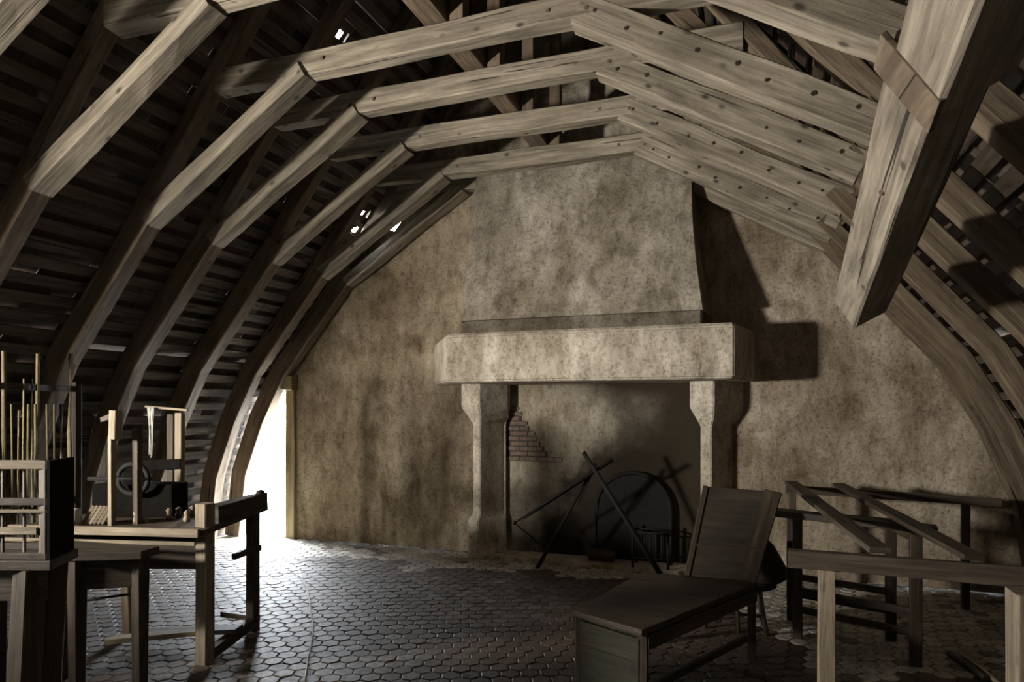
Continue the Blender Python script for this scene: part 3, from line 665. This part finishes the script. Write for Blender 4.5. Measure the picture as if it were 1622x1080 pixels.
# things on the bench
for k in range(6):
    b0_ = onZ(127 + k * 6.2, 832, .856); o_ = beam('wooden_bobbin', PALE, None, b0_ + V((0, .015 , .008)), b0_ + V((.055, .05, .12)), .017, .017)
    tag(o_, ('leftmost', 'second from the left', 'third from the left', 'third from the right', 'second from the right', 'rightmost')[k] + ' of the six short pale sticks slanting on the lathe bench', 'stick', 'slanted row of pale sticks on the lathe bench')
for k, (u_, v_, r0, h0) in enumerate(((216, 829, .022, .08), (226, 828, .01, .04), (232, 828, .01, .045))):
    b0_ = onZ(u_, v_, .857); lathe_o = lathe('turned_peg', PALE, None, b0_, [(r0 * .8, 0), (r0, h0 * .3), (r0 * .7, h0 * .6), (r0, h0 * .9), (r0 * .3, h0)], 10)
    tag(lathe_o, ('fat pale turned peg on the lathe bench right of the tall post', 'small pale turned peg just right of the fat peg', 'small pale turned peg, furthest right of the three by the tall post')[k], 'peg')
for k, (u_, v_) in enumerate(((268, 822), (283, 820), (305, 818), (296, 826))):
    b0_ = onZ(u_, v_, .857); o_ = lathe('turned_peg', (PALE, BROWN, PALE, PALE)[k], None, b0_, [(.02, 0), (.024, .02), (.014, .035), (.02, .06), (.006, .075)], 10)
    tag(o_, ('leftmost small pale turned piece before the dark box on the lathe bench', 'dark brown turned piece before the dark box on the lathe bench', 'rightmost small pale turned piece before the dark box on the lathe bench', 'middle small pale turned piece before the dark box on the lathe bench')[k], 'peg', 'turned pieces by the dark box')
cup = onZ(118, 832, .857); o_ = lathe('pot', LINEN, None, cup, [(.035, 0), (.04, .03), (.04, .10), (.036, .105)], 16); tag(o_, 'small grey-green pot at the left end of the lathe bench', 'pot')
# hank of yarn hanging from a peg on the cross frame
hk = V((-4.02, 3.62, 1.60)); bm = bmesh.new()
for k in range(14):
    x_ = -.03 + .06 * k / 13; add_tube(bm, [hk + V((x_, 0, 0)), hk + V((x_ * .6 + R.uniform(-.01, .01), .0, -.15)), hk + V((x_ * .4 + R.uniform(-.01, .01), 0, -.30 - R.uniform(0, .06)))], .004, 5)
o_ = finish('yarn_hank', bm, LINEN); tag(o_, 'pale grey hank of yarn hanging behind the lathe between two posts', 'yarn')
beam('hanger', PALE, wb, hk + V((-.05, 0, .005)), hk + V((.23, .10, -.02)), .02, .015)

# dark worktable in front of the lathe
wt = thing('work_table', 'dark worktable with splayed legs in front of the lathe', 'table', (-3.7, 2.9, 0))
Q = [V((-3.30, 2.90, 0)), V((-3.86, 2.84, 0)), V((-4.12, 2.66, 0)), V((-3.56, 2.72, 0))]
tp = [(-3.20, 2.82, .76), (-3.22, 2.96, .76), (-4.0, 2.90, .76), (-4.22, 2.60, .76), (-3.5, 2.66, .76)]
pr('table_top', DARKW, wt, tp, (0, 0, .045), .004)
for v_ in Q: leg('leg', DARKW, wt, v_.x, v_.y, 0, .76, .06, .075)
for a, b_ in ((0, 1), (1, 2), (2, 3), (3, 0)): beam('apron', DARKW, wt, Q[a] + V((0, 0, .67)), Q[b_] + V((0, 0, .67)), .03, .17)
tube('iron_rod', IRON, wt, [Q[2] + V((0, .1, .40)), Q[0] + V((0, -.02, .55))], .008, 6)
# dark bench carrying the crate
cb = thing('crate_stand', 'dark stand with thick legs under the slatted crate at the left edge', 'table', (-3.4, 2.2, 0))
k0 = onZ(78, 886, .90); 
cr = V((k0.x, k0.y, 0)); ux_ = V((-math.cos(TH), -math.sin(TH), 0)); uy_ = V((-math.sin(TH), math.cos(TH), 0)); 
uy_ = V((-0.5, 0.87, 0)).normalized()
tp = [cr + ux_ * -.02 - uy_ * .03, cr + ux_ * -.02 + uy_ * .25, cr + ux_ * .7 + uy_ * .25, cr + ux_ * .7 - uy_ * .03]
pr('stand_top', DARKW, cb, [p_ + V((0, 0, .855)) for p_ in tp], (0, 0, .045), .004)
for p_ in (tp[0] + ux_ * .12 + uy_ * .06, tp[1] + ux_ * .1 - uy_ * .06, tp[2] - ux_ * .06 - uy_ * .06, tp[3] - ux_ * .06 + uy_ * .06): leg('leg', DARKW, cb, p_.x, p_.y, 0, .855, .10, dx=.05 * ux_.x, dy=.05 * ux_.y)
beam('apron', DARKW, cb, tp[0] + ux_ * .05 + uy_ * .06 + V((0, 0, .78)), tp[3] + uy_ * .06 - ux_ * .05 + V((0, 0, .78)), .03, .15)
# the crate itself
sc_ = thing('slatted_crate', 'pale-fronted open slatted crate with a black side at the left edge', 'crate', cr + V((0, 0, .902)))
Hc = 0.455; z0 = .902; wd = .60; dp = .22
def cp(a, b_, z): return cr + ux_ * a + uy_ * b_ + V((0, 0, z0 + z))
for a in (0.02, wd - .02): beam('stile', BROWN, sc_, cp(a, 0, 0), cp(a, 0, Hc), .045, .03, up=(0, 1, 0))
for z, h_, m_ in ((Hc - .02, .04, PALE), (.265, .032, BROWN), (.222, .012, PALE), (.015, .03, BROWN)): beam('rail', m_, sc_, cp(0, -.005, z), cp(wd, -.005, z), .03, h_)
x = beam('shelf_edge', PALE, sc_, cp(.05, 0, .13), cp(.30, 0, .13), .03, .032); x['label'] = 'bright pale shelf edge'
for a in (.12, .22, .33, .44): beam('slat', BROWN, sc_, cp(a, .01, .03), cp(a, .01, Hc - .03), .012, .01, up=(0, 1, 0))
pr('side_board', BLACKB, sc_, [cp(-.012, -.02, 0), cp(-.012, dp, 0), cp(-.012, dp, Hc), cp(-.012, -.02, Hc)], ux_ * .014 * 1.0)
pr('back_board', DARKW, sc_, [cp(0.005, dp, 0), cp(wd, dp, 0), cp(wd, dp, .03), cp(0.005, dp, .03)], uy_ * .012)
# canes standing behind, tied to a bar
cs = thing('cane_rack', 'dark rack bar with end posts behind the slatted crate', 'rack', (-4.7, 3.3, 0))
ra = V((-4.66, 2.92, 0)); rb = V((-4.93, 3.76, 0))
bz = 1.74
leg('post', DARKW, cs, ra.x, ra.y, 0, bz + .05, .05); leg('post', DARKW, cs, rb.x, rb.y, 0, bz + .05, .05)
beam('bar', DARKW, cs, ra + V((0, 0, bz)), rb + V((0, 0, bz)), .03, .045); beam('bar', DARKW, cs, ra + V((0, 0, .9)), rb + V((0, 0, .9)), .03, .045)
us = [(6, 556, .016), (60, 560, .015), (112, 560, .020), (97, 640, .016), (45, 640, .010), (56, 640, .011), (30, 650, .008), (74, 640, .008), (18, 640, .007), (86, 640, .008), (38, 600, .008), (51, 600, .007)]
RK = ['first', 'second', 'third', 'fourth', 'fifth', 'sixth', 'seventh', 'eighth', 'ninth', 'tenth', 'eleventh', 'twelfth']
for k, (u_, vt, r_) in enumerate(us):
    d_ = rb - ra; d_.normalize(); o0 = ra + V((.045, -.02, 0)); r = ray(u_, 600)
    # where the view line crosses the rack plane
    det = r.x * (-d_.y) - r.y * (-d_.x); t_ = (o0.x * (-d_.y) - o0.y * (-d_.x)) / det; P_ = V((r.x * t_, r.y * t_, 0))
    zt = CAMH - (vt - HV) * t_ / FPX
    lab = 'thick pale cane, tallest and right-hand one at the rack' if k == 2 else RK[sorted(us).index(us[k])] + ' cane from the left of the row at the rack behind the slatted crate'
    o_ = tube('cane', CANE, None, [P_, P_ + V((R.uniform(-.01, .01), 0, zt * .35)), P_ + V((R.uniform(-.012, .012), 0, zt * .7)), P_ + V((0, 0, zt))], r_, 7, r_ * .8)
    tag(o_, lab, 'cane', 'canes at the rack')

# thin pale cord snaking over the floor
pts = [onZ(u_, v_, .006) for u_, v_ in ((474, 903), (480, 920), (488, 938), (492, 965), (496, 990), (494, 1015), (488, 1040), (484, 1070), (482, 1090))]
o_ = tube('cord', CORD, None, pts, .0045, 6); tag(o_, 'thin pale cord running across the tiled floor from near the doorway', 'cord')
